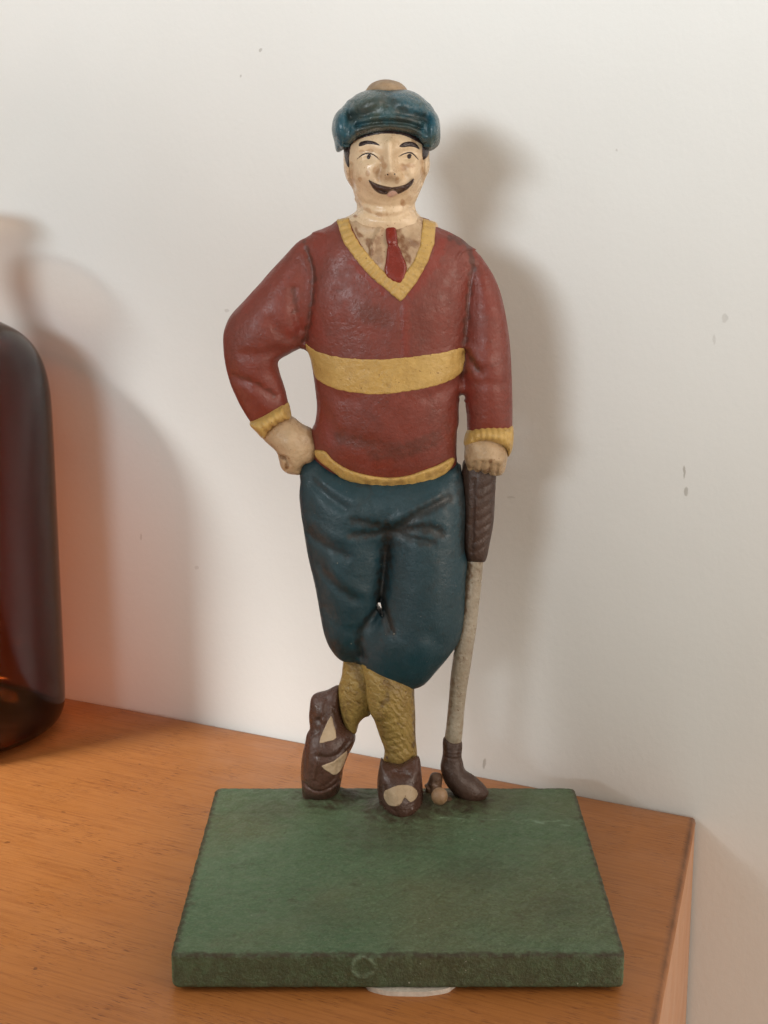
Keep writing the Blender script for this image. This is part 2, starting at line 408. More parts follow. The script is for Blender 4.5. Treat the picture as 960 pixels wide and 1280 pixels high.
def union(parts, k):
    def f(xs, ys, zs):
        F = parts[0](xs, ys, zs)
        for p in parts[1:]: F = smin(F, p(xs, ys, zs), k)
        return F
    return f
def relief(base, Y, T, strokes, lumps=.00012, seed=0):
    """grooves and ridges along traced strokes: (points, depth the stroke was traced at, width mm, height mm)"""
    st = [(spline(xz(p, y), False), wd*1e-3, am*1e-3) if len(p) > 1 else (xz(p, y), wd*1e-3, am*1e-3) for p, y, wd, am in strokes]
    rng = np.random.default_rng(seed); ks = rng.normal(0, 1, (6, 3)); ks = ks/np.linalg.norm(ks, axis=1)[:, None]*rng.uniform(280, 900, 6)[:, None]; ph = rng.uniform(0, 6.28, 6)
    def f(xs, ys, zs):
        F = base(xs, ys, zs); X, Z = np.meshgrid(xs, zs, indexing='ij'); D = np.zeros_like(X)
        for p, wd, am in st:
            if len(p) == 1: d = np.hypot(X-p[0, 0], Z-p[0, 1])
            else: d, _ = line_d(X, Z, p)
            D += am*np.exp(-(d/wd)**2)
        fr = smooth01((Y-ys)/(.35*T))[None, :, None]
        F = F-D[:, None, :]*fr
        if lumps:
            for q, a in zip(ks, ph):
                F = F+lumps/3*np.sin(q[0]*xs+a)[:, None, None]*np.sin(q[1]*ys+a)[None, :, None]*np.sin(q[2]*zs+a)[None, None]
        return F
    return f
def shell(base, pts, Yd, t, sub=4, ymax=None, edge=.00025, inner=.0011, off=None, smoothk=.0003, wob=0.):
    """a coat of thickness t on base inside a traced outline, front side only (ymax)"""
    poly = spline(xz(pts, Yd), sub=sub) if sub > 1 else xz(pts, Yd)
    def f(xs, ys, zs):
        F = base(xs, ys, zs); X, Z = np.meshgrid(xs, zs, indexing='ij'); d = -poly_sd(X, Z, poly)
        if wob: d = d+wob*(np.sin(X*1900+Z*700)+np.sin(Z*2300-X*900)+np.sin(X*4100+1)*.6)
        o = t if off is None else t+off(X, Z)[:, None, :]
        G = smax(F-o, d[:, None, :], smoothk)
        G = np.maximum(G, -(F+inner))
        if ymax is not None: G = np.maximum(G, (ys-ymax)[None, :, None])
        return G
    f.box = (poly.min(0), poly.max(0)); return f
def strokes_shell(base, lines, Yd, t, ymax, inner=.0008):
    ls = [(spline(xz(p, Yd), False) if len(p) > 1 else xz(p, Yd), wd*1e-3) for p, wd in lines]
    def f(xs, ys, zs):
        F = base(xs, ys, zs); X, Z = np.meshgrid(xs, zs, indexing='ij'); d = np.full(X.shape, 1.)
        for p, wd in ls:
            if len(p) == 1: e = np.hypot(X-p[0, 0], Z-p[0, 1])-wd
            else:
                e, s = line_d(X, Z, p); L = s.max()+1e-9; e = e-wd*(.35+.65*np.sin(np.pi*np.clip(s/L, 0, 1)))
            d = np.minimum(d, e)
        G = smax(F-t, d[:, None, :], .0002); G = np.maximum(G, -(F+inner)); return np.maximum(G, (ys-ymax)[None, :, None])
    P = np.concatenate([l[0] for l in ls]); f.box = (P.min(0)-.001, P.max(0)+.001); return f

def surface_nets(F, lo, r):
    S = F < 0
    sl = [(slice(None, -1) if not c else slice(1, None)) for c in (0, 1)]
    cnt = np.zeros(tuple(n-1 for n in F.shape), np.int8)
    corners = [(a, b, c) for a in (0, 1) for b in (0, 1) for c in (0, 1)]
    for a, b, c in corners: cnt += S[sl[a], sl[b], sl[c]]
    act = (cnt > 0) & (cnt < 8); ci = np.array(np.nonzero(act)); idx = np.full(act.shape, -1, np.int64); idx[act] = np.arange(ci.shape[1])
    acc = np.zeros((ci.shape[1], 3)); num = np.zeros(ci.shape[1])
    val = {c: F[ci[0]+c[0], ci[1]+c[1], ci[2]+c[2]] for c in corners}
    for a in corners:
        for ax in range(3):
            if a[ax]: continue
            b = list(a); b[ax] = 1; b = tuple(b); fa, fb = val[a], val[b]; m = (fa < 0) != (fb < 0)
            t = np.where(m, fa/np.where(m, fa-fb, 1), 0); p = np.array(a, float)[None].repeat(len(t), 0); p[:, ax] += t
            acc += p*m[:, None]; num += m
    V = (ci.T+acc/num[:, None])*r+lo
    Q = []
    for ax in range(3):
        o1, o2 = [(1, 2), (2, 0), (0, 1)][ax]
        s0 = [slice(None)]*3; s1 = [slice(None)]*3; s0[ax] = slice(None, -1); s1[ax] = slice(1, None)
        ch = S[tuple(s0)] != S[tuple(s1)]; e = np.array(np.nonzero(ch))
        ok = (e[o1] > 0) & (e[o2] > 0) & (e[o1] < F.shape[o1]-1) & (e[o2] < F.shape[o2]-1); e = e[:, ok]
        ins = S[e[0], e[1], e[2]]
        def cell(d1, d2):
            g = e.copy(); g[o1] -= d1; g[o2] -= d2; return idx[g[0], g[1], g[2]]
        q = np.stack([cell(1, 1), cell(0, 1), cell(0, 0), cell(1, 0)], 1)
        q[~ins] = q[~ins][:, ::-1]; Q.append(q)
    return V, np.concatenate(Q)
ROOT = np.array([.0042, .478, 0.])
def relax(V, Q, it, lam=.5):
    a = np.concatenate([Q[:, i] for i in range(4)]); b = np.concatenate([Q[:, (i+1) % 4] for i in range(4)])
    n = len(V); deg = np.maximum(np.bincount(a, minlength=n)+np.bincount(b, minlength=n), 1)
    for _ in range(it):
        for l in (lam, -lam*1.03):
            s = np.stack([np.bincount(a, V[b, i], n)+np.bincount(b, V[a, i], n) for i in range(3)], 1)/deg[:, None]
            V = V+l*(s-V)
    return V
def make(name, f, box, yr, res, mat, parent, it=3, attrs=None, label=None):
    lo = np.array([box[0][0], yr[0], box[0][1]])-.0025; hi = np.array([box[1][0], yr[1], box[1][1]])+.0025
    xs, ys, zs = [np.arange(lo[i], hi[i]+res, res) for i in range(3)]
    F = f(xs, ys, zs).astype(np.float64)
    V, Q = surface_nets(F, lo, res); V = relax(V, Q, it)
    me = bpy.data.meshes.new(name); L = V-ROOT
    me.vertices.add(len(V)); me.vertices.foreach_set('co', L.astype(np.float32).ravel())
    me.loops.add(Q.size); me.loops.foreach_set('vertex_index', Q.astype(np.int32).ravel())
    me.polygons.add(len(Q)); me.polygons.foreach_set('loop_start', np.arange(0, Q.size, 4, dtype=np.int32))
    me.polygons.foreach_set('loop_total', np.full(len(Q), 4, np.int32)) if hasattr(me.polygons[0], 'loop_total') and False else None
    me.update(calc_edges=True); me.validate()
    me.polygons.foreach_set('use_smooth', np.ones(len(Q), bool))
    for an, fn in (attrs or {}).items():
        me.attributes.new(an, 'FLOAT', 'POINT').data.foreach_set('value', np.clip(fn(V), 0, 1).astype(np.float32))
    me.materials.append(mat)
    o = bpy.data.objects.new(name, me); sc.collection.objects.link(o); o.parent = parent
    if label: o['label'] = label
    return o
def stroke_attr(lines, Yd, ymax):
    ls = [(spline(xz(p, Yd), False) if len(p) > 1 else xz(p, Yd), wd*1e-3, am) for p, wd, am in lines]
    def f(V):
        X, Z = V[:, 0], V[:, 2]; g = np.zeros(len(V))
        wb = .00035*(np.sin(X*2100+Z*600)+np.sin(Z*1700-X*800+2))
        for p, wd, am in ls:
            d = np.hypot(X-p[0, 0], Z-p[0, 1]) if len(p) == 1 else line_d(X, Z, p)[0]
            g = np.maximum(g, am*smooth01(1.35-(d+wb)/wd))
        return g*(V[:, 1] < ymax)
    return f
def hull(*bs): return np.min([b[0] for b in bs], 0), np.max([b[1] for b in bs], 0)
def pb(*ps): return np.min([p.poly.min(0) for p in ps], 0), np.max([p.poly.max(0) for p in ps], 0)

# ------------------------------------------------------------------ the golfer figurine
root = bpy.data.objects.new('golfer_figurine', None); sc.collection.objects.link(root); root.location = tuple(ROOT)
tag(root, 'painted metal figurine of a moustached golfer leaning on his club, on a green slab', 'figurine')
YF = .530

# --- sweater
torso = Puff([(430, 272), (413, 281.5), (398, 289), (387, 305), (383, 337), (379, 380), (379, 415), (381, 433), (387, 445), (391, 464), (394.5, 489), (396, 509), (394, 527), (389, 540), (391, 559), (394, 577),
              (410, 597), (440, 609), (497, 614), (540, 606), (560, 595), (571, 580), (571, 565), (571, 539), (573, 527), (574, 496), (578, 486), (581, 470), (583, 440), (587, 400), (589, 360), (592, 338), (592, 317),
              (583, 303.5), (565, 291.5), (546, 283), (530, 272), (480, 268)], YF, .0150, .5, L=.016)
slvL = Puff([(404, 306), (397, 297), (387, 296.5), (372, 303), (344, 332), (316, 364), (291, 391), (282, 408), (279, 424), (281, 450), (287, 475), (297, 500), (313, 527), (324, 541), (345, 534), (363, 521), (360, 503), (356, 484),
             (349.5, 464), (348.6, 451), (364, 441), (380, 432), (389, 412), (394, 385), (397, 350), (402, 315)], YF, .0098, .6)
slvR = Puff([(574, 332), (583, 319), (595, 317), (603, 322.5), (620, 350), (630, 383), (636, 418), (639, 452), (640, 496), (640.5, 531), (639, 548), (612, 554), (588, 548), (584, 535), (583.7, 522), (582, 496), (578.5, 486),
             (578, 460), (579, 429), (581, 400), (583, 360), (583, 330)], YF-.001, .0100, .6)
sw_st = [(C2((428, 225), (448, 270), (466, 350), (456, 480), (440, 580), (424, 640)), .518, 1.0, -.55),
         (C3((424, 300), (410, 380), (396, 520), (386, 620), (380, 780)), .519, 1.3, -.35),
         (C2((375, 400), (385, 500), (405, 580)), .52, 1.6, -.8), (C2((280, 540), (330, 600), (390, 620)), .52, 1.8, -.5),
         (C2((150, 690), (230, 690), (310, 670)), .52, 2.0, -.6), (C2((110, 790), (200, 820), (290, 880)), .52, 1.4, -.6), (C2((100, 840), (190, 870), (260, 930)), .52, 1.8, .3),
         (C3((395, 670), (425, 715), (450, 745)), .519, 1.2, -.7), (C3((400, 640), (440, 690), (480, 700)), .519, 1.8, .5), (C3((400, 800), (480, 795), (550, 800)), .519, 1.6, -.35),
         (C3((103, 440), (106, 560), (106, 670)), .515, .5, -.25), (C3((120, 440), (125, 560), (125, 670)), .515, 1.4, .18),
         (C3((220, 860), (300, 830), (365, 790)), .515, 2.2, -.5), (C2((560, 480), (640, 470)), .515, 8, .5), (C3((200, 480), (260, 470)), .515, 8, .5),
         (C2((470, 900), (520, 960), (560, 1060)), .517, 2.5, -.4), (C2((590, 1050), (690, 1080), (782, 1090)), .515, 2.6, -.35),
         (C2((490, 790), (560, 870), (660, 890)), .516, 2.5, -.35)]
sweater_f = relief(union([torso, slvL, slvR], .0032), YF, .014, sw_st, .00016, 1)
grime_sw = stroke_attr([(C2((418, 195), (448, 270), (466, 350), (456, 480), (440, 580), (424, 640)), .8, .55), (C3((428, 280), (410, 380), (396, 520), (386, 620), (380, 780)), .9, .5),
                        (C2((590, 1060), (700, 1085), (782, 1095)), 2.4, .35), (C3((0, 1095), (130, 1080), (250, 1040)), 3.2, .4), (C2((700, 500), (770, 520)), 3.5, .3),
                        (C3((395, 670), (450, 745)), .7, .5), (C3((330, 170), (400, 200), (425, 300)), 1.2, .6), (C2((110, 790), (200, 820), (290, 880)), .6, .35), (C2((375, 400), (385, 500)), 1.0, .4)], .517, .53)
tint_sw = stroke_attr([(C3((290, 190), (250, 270), (200, 340), (150, 400)), 2.0, .9), (C3((125, 440), (128, 540), (125, 660)), 1.7, .55), (C2((640, 270), (720, 350), (782, 405)), 1.3, .8),
                       (C2((470, 540), (500, 620)), 2.5, .4), (C2((490, 980), (530, 1080)), 3.0, .5), (C2((420, 560), (360, 600)), 2.2, .45), (C3((480, 330), (500, 480)), 2.6, .35), (C2((500, 160), (480, 260)), 2.6, .4),
                       (C2((250, 330), (150, 480)), 2.2, .35), (C3((400, 780), (400, 900)), 2.2, .4)], .517, .535)
sweater = make('sweater', sweater_f, pb(torso, slvL, slvR), (.510, .541), .00042, M['sweater'], root, 3, {'grime': grime_sw, 'tint': tint_sw})

# painted band, ribbed trims
band = shell(sweater_f, C2((426, 652), (470, 675), (530, 690), (620, 702), (746, 705))+C3((60, 683), (170, 673), (290, 660), (386, 650), (386, 715), (370, 762), (300, 795), (200, 815), (100, 830), (0, 838))+
             C2((700, 860), (600, 850), (520, 830), (470, 800), (455, 740)), .517, .00022, sub=3, ymax=.534, wob=.00006)
make('chest_stripe', band, band.box, (.510, .535), .00034, M['yellow'], sweater, 1)

def ribs(path, Y, period, amp):
    p = spline(xz(path, Y), False)
    def f(X, Z):
        d, s = line_d(X, Z, p); return amp*np.sin(2*np.pi*s/period+.6*np.sin(s*900))
    return f
vout = C2((566, 92), (570, 105), (600, 190), (650, 260), (720, 340), (782, 390))+C3((105, 440), (130, 415), (180, 350), (225, 270), (255, 190), (264, 115), (265, 102))
vin = C3((206, 84), (205, 100), (190, 200), (165, 265), (130, 310), (97, 348), (40, 315))+C2((730, 265), (680, 205), (640, 140), (625, 95), (622, 82))
def resample(p, n):
    p = np.asarray(p, float); s = np.r_[0, np.cumsum(np.linalg.norm(np.diff(p, axis=0), axis=1))]
    t = np.linspace(0, s[-1], n); return [(np.interp(a, s, p[:, 0]), np.interp(a, s, p[:, 1])) for a in t]
vmid = [((a[0]+b[0])/2, (a[1]+b[1])/2) for a, b in zip(resample(vout, 25), resample(vin[::-1], 25))]
trim = shell(sweater_f, vout+vin, .516, .00075, sub=1, ymax=.537, off=ribs(vmid, .516, .0021, .00015), smoothk=.0009, wob=.00005)
make('collar_trim', trim, trim.box, (.508, .535), .0003, M['yellow'], sweater, 1)
hem_t = C4((100, 62), (125, 54), (150, 58), (180, 90), (240, 125), (320, 148), (400, 158), (480, 150), (540, 130), (600, 110), (650, 88), (668, 90), (671, 105), (650, 138), (620, 160), (560, 188), (440, 207), (340, 203), (230, 178), (170, 135), (112, 95))
hem = shell(sweater_f, hem_t, .517, .0010, sub=3, ymax=.534, off=ribs(C4((105, 70), (180, 115), (320, 175), (440, 182), (560, 160), (665, 100)), .517, .0035, .0001), smoothk=.0012)
make('hem_trim', hem, hem.box, (.508, .535), .00034, M['yellow'], sweater, 1, {'grime': stroke_attr([(C4((300, 170), (370, 180), (470, 178)), 1.0, .5), (C4((560, 150), (620, 130)), 1.2, .4)], .517, .53)})
cufL = Puff(C2((186, 985), (250, 940), (310, 905), (352, 896), (366, 930), (370, 968), (330, 985), (285, 1015), (250, 1058), (215, 1025)), YF, .0098, .6)
cl = relief(cufL, YF, .0098, [(C2((230+i*26, 1000-i*19), (262+i*24, 1048-i*21)), .520, .6, -.38) for i in range(6)], .0001, 4)
make('cuff', cl, pb(cufL), (.514, .541), .0003, M['yellow'], sweater, 2)
cufR = Puff(C3((400, 985), (430, 963), (480, 950), (540, 957), (588, 972), (594, 1005), (591, 1060), (578, 1100), (562, 1108), (552, 1070), (510, 1045), (450, 1040), (400, 1058), (380, 1058), (382, 1025)), YF-.001, .0112, .6)
cr = relief(cufR, YF, .011, [(C3((420+i*26, 960), (424+i*25, 1040)), .519, .6, -.38) for i in range(7)], .0001, 5)
make('cuff', cr, pb(cufR), (.513, .541), .0003, M['yellow'], sweater, 2)

# --- shirt front, necktie
tY = .514
shirt_poly = C6((20, 60), (90, 20), (650, 0), (740, 60), (725, 250), (690, 420), (590, 590), (500, 670), (370, 600), (240, 470), (100, 260))
shirt_b = relief(sweater_f, YF, .014, [(C6((340, 200), (265, 330), (255, 440)), tY, .9, .7), (C6((300, 280), (310, 400), (350, 520)), tY, 2.0, .4),                                        (C6((640, 280), (700, 330)), tY, 2.0, .5), (C6((120, 120), (200, 180), (350, 170)), tY, 1.5, .8), (C6((500, 150), (600, 150), (690, 100)), tY, 1.5, .8)], 0)
shirt = shell(shirt_b, shirt_poly, tY, .00012, sub=3, ymax=.531)
make('shirt', shirt, shirt.box, (.508, .533), .0003, M['shirt'], root, 1, {'grime': stroke_attr([(C6((110, 220), (200, 310), (245, 430)), .6, .8), (C6((200, 300), (265, 300)), .8, .7), (C6((500, 230), (540, 350), (590, 500)), 1.2, .9), (C6((600, 320), (690, 350)), 1.4, .7), (C6((265, 330), (255, 430)), .5, .8), (C6((300, 300), (320, 500)), 1.6, .5)], tY, .53)})
tie = shell(sweater_f, C6((385, 200), (405, 165), (450, 162), (478, 185), (490, 250), (500, 330), (540, 440), (582, 560), (520, 700), (380, 620), (392, 450), (398, 330), (388, 260)), tY, .0010, sub=3, ymax=.53, smoothk=.0009)
tie = relief(tie, YF, .014, [(C6((430, 290), (440, 320)), tY, 1.4, .5), (C6((400, 355), (490, 350)), tY, .8, -.3)], 0); tb = xz(C6((380, 150), (590, 670)), tY)
make('necktie', tie, (tb.min(0), tb.max(0)), (.506, .532), .00028, M['tie'], root, 2)

# --- hands
hL = Puff(C2((235, 1045), (300, 1112), (315, 1150), (325, 1188), (350, 1212), (385, 1220), (412, 1218), (430, 1185), (478, 1150), (490, 1090), (470, 1030), (455, 1012), (420, 995), (372, 960), (330, 950), (280, 990)), YF, .0078, .7)
hLf = relief(hL, YF, .0078, [(C2((318, 1145), (345, 1150), (360, 1175)), .523, .7, -.9), (C2((345, 1205), (352, 1180), (340, 1150)), .523, .5, -.4), (C2((380, 1000), (350, 1080)), .523, 2.4, .4), (C2((430, 1185), (400, 1210)), .523, .9, -.6),
                             (C2((420, 1060), (440, 1120)), .523, 1.6, -.4)], .0001, 8)
make('hand', hLf, pb(hL), (.519, .539), .00034, M['hand'], root, 2, {'grime': stroke_attr([(C2((318, 1148), (345, 1155), (352, 1195)), .7, .9), (C2((440, 1020), (470, 1070)), 1.4, .6), (C2((330, 985), (372, 970)), 1.0, .4)], .523, .535)})
hR = Puff(C3((388, 1030), (383, 1070), (383, 1110), (388, 1150), (395, 1168), (450, 1177), (520, 1190), (552, 1176), (564, 1130), (570, 1080), (555, 1030), (500, 1000), (440, 1000)), YF-.001, .0105, .6)
hRf = relief(hR, YF, .0105, [(C3((425, 1185), (428, 1140)), .518, .6, -.75), (C3((458, 1190), (462, 1135)), .518, .6, -.75), (C3((492, 1195), (494, 1140)), .518, .6, -.75), (C3((526, 1195), (524, 1150)), .518, .6, -.75),
                             (C3((400, 1135), (470, 1115), (545, 1135)), .518, 1.6, .5), (C3((455, 1060), (462, 1100)), .518, 1.2, -.35), (C3((410, 1060), (520, 1050)), .518, 2.0, .3)], .0001, 9)
make('hand', hRf, pb(hR), (.515, .539), .00032, M['hand'], root, 2, {'grime': stroke_attr([(C3((492, 1185), (492, 1130)), .6, .9), (C3((395, 1160), (450, 1178), (540, 1185)), .5, .6), (C3((390, 1050), (450, 1020), (550, 1045)), .7, .5), (C3((385, 1080), (390, 1150)), .7, .5)], .518, .535)})

# --- head: face and neck in one piece
hp = Puff(C1((215, 420), (200, 560), (200, 640), (207, 690), (228, 745), (255, 790), (276, 850), (318, 890), (385, 925), (468, 942), (560, 930), (620, 905), (655, 865), (690, 790), (720, 715), (742, 650), (741, 590), (735, 450), (640, 330), (480, 280), (310, 330)), YF-.001, .0148, .8)
neck = Puff(C1((280, 840), (283, 885), (276, 930), (215, 968), (150, 1000), (190, 1090), (460, 1130), (760, 1090), (790, 1005), (705, 975), (662, 935), (650, 890), (640, 830), (470, 800)), YF+.0005, .0106, .7)
fY = .5165
face_st = [(C1((365, 580)), fY, 3.4, -1.3), (C1((608, 580)), fY, 3.4, -1.3), (C1((440, 590)), fY, 1.8, -.8), (C1((545, 590)), fY, 1.8, -.8), (C1((345, 630)), fY, 5.0, .3), (C1((490, 500), (492, 600), (495, 670)), fY, 1.8, 1.9), (C1((499, 688)), fY, 2.2, 2.3), (C1((458, 712)), fY, 1.5, 1.2), (C1((543, 712)), fY, 1.5, 1.2),
           (C1((440, 660), (425, 710)), fY, 1.3, -1.1), (C1((565, 650), (582, 705)), fY, 1.3, -1.1), (C1((345, 690)), fY, 3.4, 1.0), (C1((640, 680)), fY, 3.4, 1.0), (C1((300, 525), (360, 510), (420, 530)), fY, 1.6, .5), (C1((560, 530), (620, 515), (670, 540)), fY, 1.6, .5),
           (C1((315, 585), (355, 572), (410, 590)), fY, .8, .45), (C1((570, 580), (615, 570), (660, 590)), fY, .8, .45), (C1((320, 625), (360, 632), (410, 620)), fY, .9, .35), (C1((570, 620), (615, 625), (660, 610)), fY, .9, .35),
           (C1((370, 750), (430, 790), (510, 795), (590, 780), (635, 740)), fY, 2.2, .7), (C1((420, 855), (500, 858), (570, 845)), fY, 1.3, -.35), (C1((460, 880)), fY, 4.5, .7), (C1((335, 760), (360, 830)), fY, 1.2, -.4), (C1((665, 740), (640, 810)), fY, 1.2, -.4),
           (C1((248, 640), (250, 720), (262, 780)), .524, .7, -.8), (C1((702, 600), (700, 690), (690, 750)), .524, .7, -.8), (C1((222, 650), (228, 720)), .524, 1.0, .5), (C1((728, 620), (722, 680)), .524, 1.0, .5),
           (C1((290, 905), (385, 955), (470, 968), (560, 958), (650, 910)), .519, 1.0, -.8)]
head_f = relief(union([hp, neck], .0007), YF, .014, face_st, .00006, 2)
head = make('head', head_f, pb(hp, neck), (.510, .543), .0003, M['skin'], root, 2,
            {'grime': stroke_attr([(C1((300, 550), (330, 548), (385, 552)), .35, .45), (C1((440, 610), (462, 640)), 1.0, .55), (C1((400, 670), (440, 690), (425, 715)), 1.2, .55), (C1((575, 650), (600, 640)), 1.1, .6), (C1((575, 880), (570, 870)), .9, .75), (C1((350, 690), (352, 680)), .6, .6),  # rust and dirt marks; strokes beside the nose also paint in its shading
                                   (C1((530, 735), (545, 720)), .7, .5), (C1((300, 900), (385, 945), (470, 958)), .5, .45), (C1((280, 968)), .6, 1), (C1((565, 993)), .4, 1), (C1((640, 480), (655, 492)), .5, .5), 
                                   (C1((248, 660), (262, 780)), .5, .4), (C1((702, 600), (695, 720)), .5, .45), (C1((600, 855), (620, 840)), .8, .4), (C1((300, 730)), .4, .5), (C1((360, 637)), .3, .9), (C1((640, 640), (655, 650)), .5, .4)], fY, .527)})
bl = shell(head_f, C1((293, 518), (305, 492), (350, 482), (400, 492), (432, 517), (395, 510), (350, 507), (318, 518)), fY, .0002, sub=3, ymax=.525)
make('eyebrow', bl, bl.box, (.508, .526), .0002, M['dark'], head, 1)
br = shell(head_f, C1((550, 522), (575, 497), (620, 489), (660, 503), (682, 540), (650, 527), (615, 522), (580, 527)), fY, .0002, sub=3, ymax=.525)
make('eyebrow', br, br.box, (.508, .526), .0002, M['dark'], head, 1)
el = strokes_shell(head_f, [(C1((283, 602), (318, 574), (355, 565), (392, 575), (428, 608)), .25), (C1((357, 590)), .62), (C1((350, 580), (372, 580)), .5)], fY, .0002, .525)
make('eye', el, el.box, (.508, .527), .0002, M['dark'], head, 1)
er = strokes_shell(head_f, [(C1((543, 588), (585, 566), (630, 562), (676, 607)), .25), (C1((614, 586)), .68), (C1((605, 576), (628, 576)), .5)], fY, .0002, .525)
make('eye', er, er.box, (.508, .527), .0002, M['dark'], head, 1)
mh = relief(head_f, YF, .014, [(C1((375+i*9, 750+i*3), (410+i*13, 790+i*4), (462+i*4, 812)), fY-.001, .28, -.22) for i in range(5)]+[(C1((630-i*9, 742+i*4), (592-i*12, 782+i*4), (548-i*2, 812)), fY-.001, .28, -.22) for i in range(5)]+
            [(C1((372, 748), (420, 785), (490, 790)), fY-.001, .9, .5), (C1((634, 740), (590, 778), (525, 788)), fY-.001, .9, .5)], 0)
m1 = shell(mh, C1((357, 731), (395, 750), (450, 768), (507, 779), (502, 793), (486, 804), (470, 824), (426, 819), (391, 794), (368, 760)), fY-.001, .0008, sub=3, ymax=.524, smoothk=.0009)
m2 = shell(mh, C1((509, 779), (560, 770), (605, 752), (645, 721), (635, 760), (598, 797), (545, 822), (529, 804), (512, 792)), fY-.001, .0008, sub=3, ymax=.524, smoothk=.0009)
def mo(xs, ys, zs): return np.minimum(m1(xs, ys, zs), m2(xs, ys, zs))
mo.box = hull(m1.box, m2.box)
ns = strokes_shell(head_f, [(C1((478, 698)), .30), (C1((522, 695)), .30), (C1((462, 702)), .16)], fY-.003, .0002, .52)
make('nostril', ns, ns.box, (.504, .521), .00018, M['dark'], head, 1)
make('moustache', mo, mo.box, (.504, .525), .0002, M['moustache'], head, 1)
lp = shell(head_f, C1((474, 834), (486, 808), (508, 796), (532, 804), (542, 822), (522, 832), (506, 842)), fY-.001, .0004, sub=3, ymax=.52, smoothk=.0004)
make('lip', lp, lp.box, (.506, .522), .0002, M['lip'], head, 1)
for pts in (C1((196, 500), (250, 470), (245, 520), (236, 590), (236, 655), (215, 630), (204, 580)), C1((745, 490), (690, 470), (694, 530), (697, 600), (712, 602), (738, 570))):
    sbn = shell(head_f, pts, .523, .00022, sub=3, ymax=.534)
    make('sideburn', sbn, sbn.box, (.510, .536), .00025, M['dark'], head, 1)
hl = shell(head_f, C1((205, 520), (240, 478), (330, 440), (430, 415), (540, 412), (640, 435), (715, 480), (725, 520), (690, 505), (640, 478), (560, 448), (440, 442), (340, 462), (262, 492), (228, 545)), fY, .00022, sub=3, ymax=.532)
make('hairline', hl, hl.box, (.508, .534), .00028, M['dark'], head, 1)

# --- cap
c0 = Puff(C1((215, 400), (218, 320), (250, 225), (318, 178), (400, 160), (480, 157), (570, 162), (650, 182), (722, 240), (748, 320), (745, 400), (690, 440), (480, 420), (270, 440)), YF-.001, .0178, .8)
cL = Puff(C1((157, 557), (138, 480), (127, 400), (150, 318), (220, 260), (258, 300), (262, 400), (250, 480), (205, 535)), YF-.0015, .0150, .8)
cR = Puff(C1((700, 300), (742, 284), (782, 318), (804, 390), (807, 480), (791, 522), (737, 550), (708, 500), (690, 420)), YF-.0015, .0150, .8)
vis = Puff(C1((222, 500), (228, 420), (300, 372), (440, 352), (590, 362), (695, 405), (722, 500), (640, 456), (540, 432), (430, 433), (330, 456), (262, 482)), .5225, .0105, .9)
cap_f = relief(union([c0, cL, cR, vis], .0036), YF, .015, [(C1((235, 265), (225, 340), (235, 430)), .516, .9, -.25), (C1((735, 285), (738, 350), (728, 430)), .516, .9, -.25), (C1((240, 330), (330, 325), (430, 270), (475, 235)), .512, 1.3, -.6),
                           (C1((500, 250), (560, 300), (650, 320), (735, 350)), .512, 1.3, -.6), (C1((480, 190), (475, 250)), .513, 1.6, -.4), (C1((310, 250), (400, 220)), .512, 3.0, .8), (C1((580, 240), (660, 270)), .512, 3.0, .8),
                           (C1((300, 352), (420, 335), (560, 340), (680, 370)), .511, 1.3, .7), (C1((280, 390), (430, 366), (590, 372), (690, 405)), .511, .8, -.6), (C1((180, 330), (165, 430)), .522, 2.0, .4), (C1((775, 350), (785, 450)), .522, 2.0, .4)], .00012, 6)
cap = make('cap', cap_f, pb(c0, cL, cR, vis), (.505, .546), .00036, M['cap'], root, 2, {'grime': stroke_attr([(C1((260, 330), (400, 240), (470, 230)), 2.2, .55), (C1((510, 240), (600, 320), (700, 340)), 1.8, .6), (C1((300, 420), (430, 398), (560, 400), (660, 425)), 1.5, .75), (C1((540, 350), (660, 350)), 1.4, .7)], .513, .53)})
pp = Puff(C1((325, 185), (340, 165), (370, 130), (420, 105), (470, 97), (530, 110), (580, 140), (606, 172), (620, 190), (470, 230)), YF, .010, .9)
make('pompom', relief(pp, YF, .01, [], .0004, 12), pb(pp), (.517, .541), .00036, M['pompom'], cap, 2)

# --- trousers
legL = Puff([(383, 577), (376, 591), (377, 603), (375, 628), (379, 659), (385, 694), (393, 728), (399, 762), (405, 790), (412, 809), (422, 822), (433, 827), (450, 826), (460, 812), (469, 785), (479, 760), (485, 720), (488, 690), (488, 650), (490, 600), (440, 600), (400, 578)], YF, .0128, .5)
legR = Puff([(478, 610), (477, 690), (475, 730), (469, 765), (457, 783), (449, 798), (448, 815), (454, 831), (466, 848), (485, 858), (504, 861), (520, 859), (534, 851), (553, 829), (569, 808), (576, 794), (580, 769), (582, 725), (584, 703), (581, 684), (582, 644), (580, 612), (576, 594), (569, 582), (540, 595)],
            YF-.001, .0142, .5)
pel = Puff([(390, 577), (382, 593), (382, 630), (402, 665), (440, 682), (483, 678), (530, 685), (566, 670), (576, 644), (575, 612), (571, 594), (565, 584), (530, 585), (485, 590), (430, 585), (403, 572)], YF, .0135, .5)
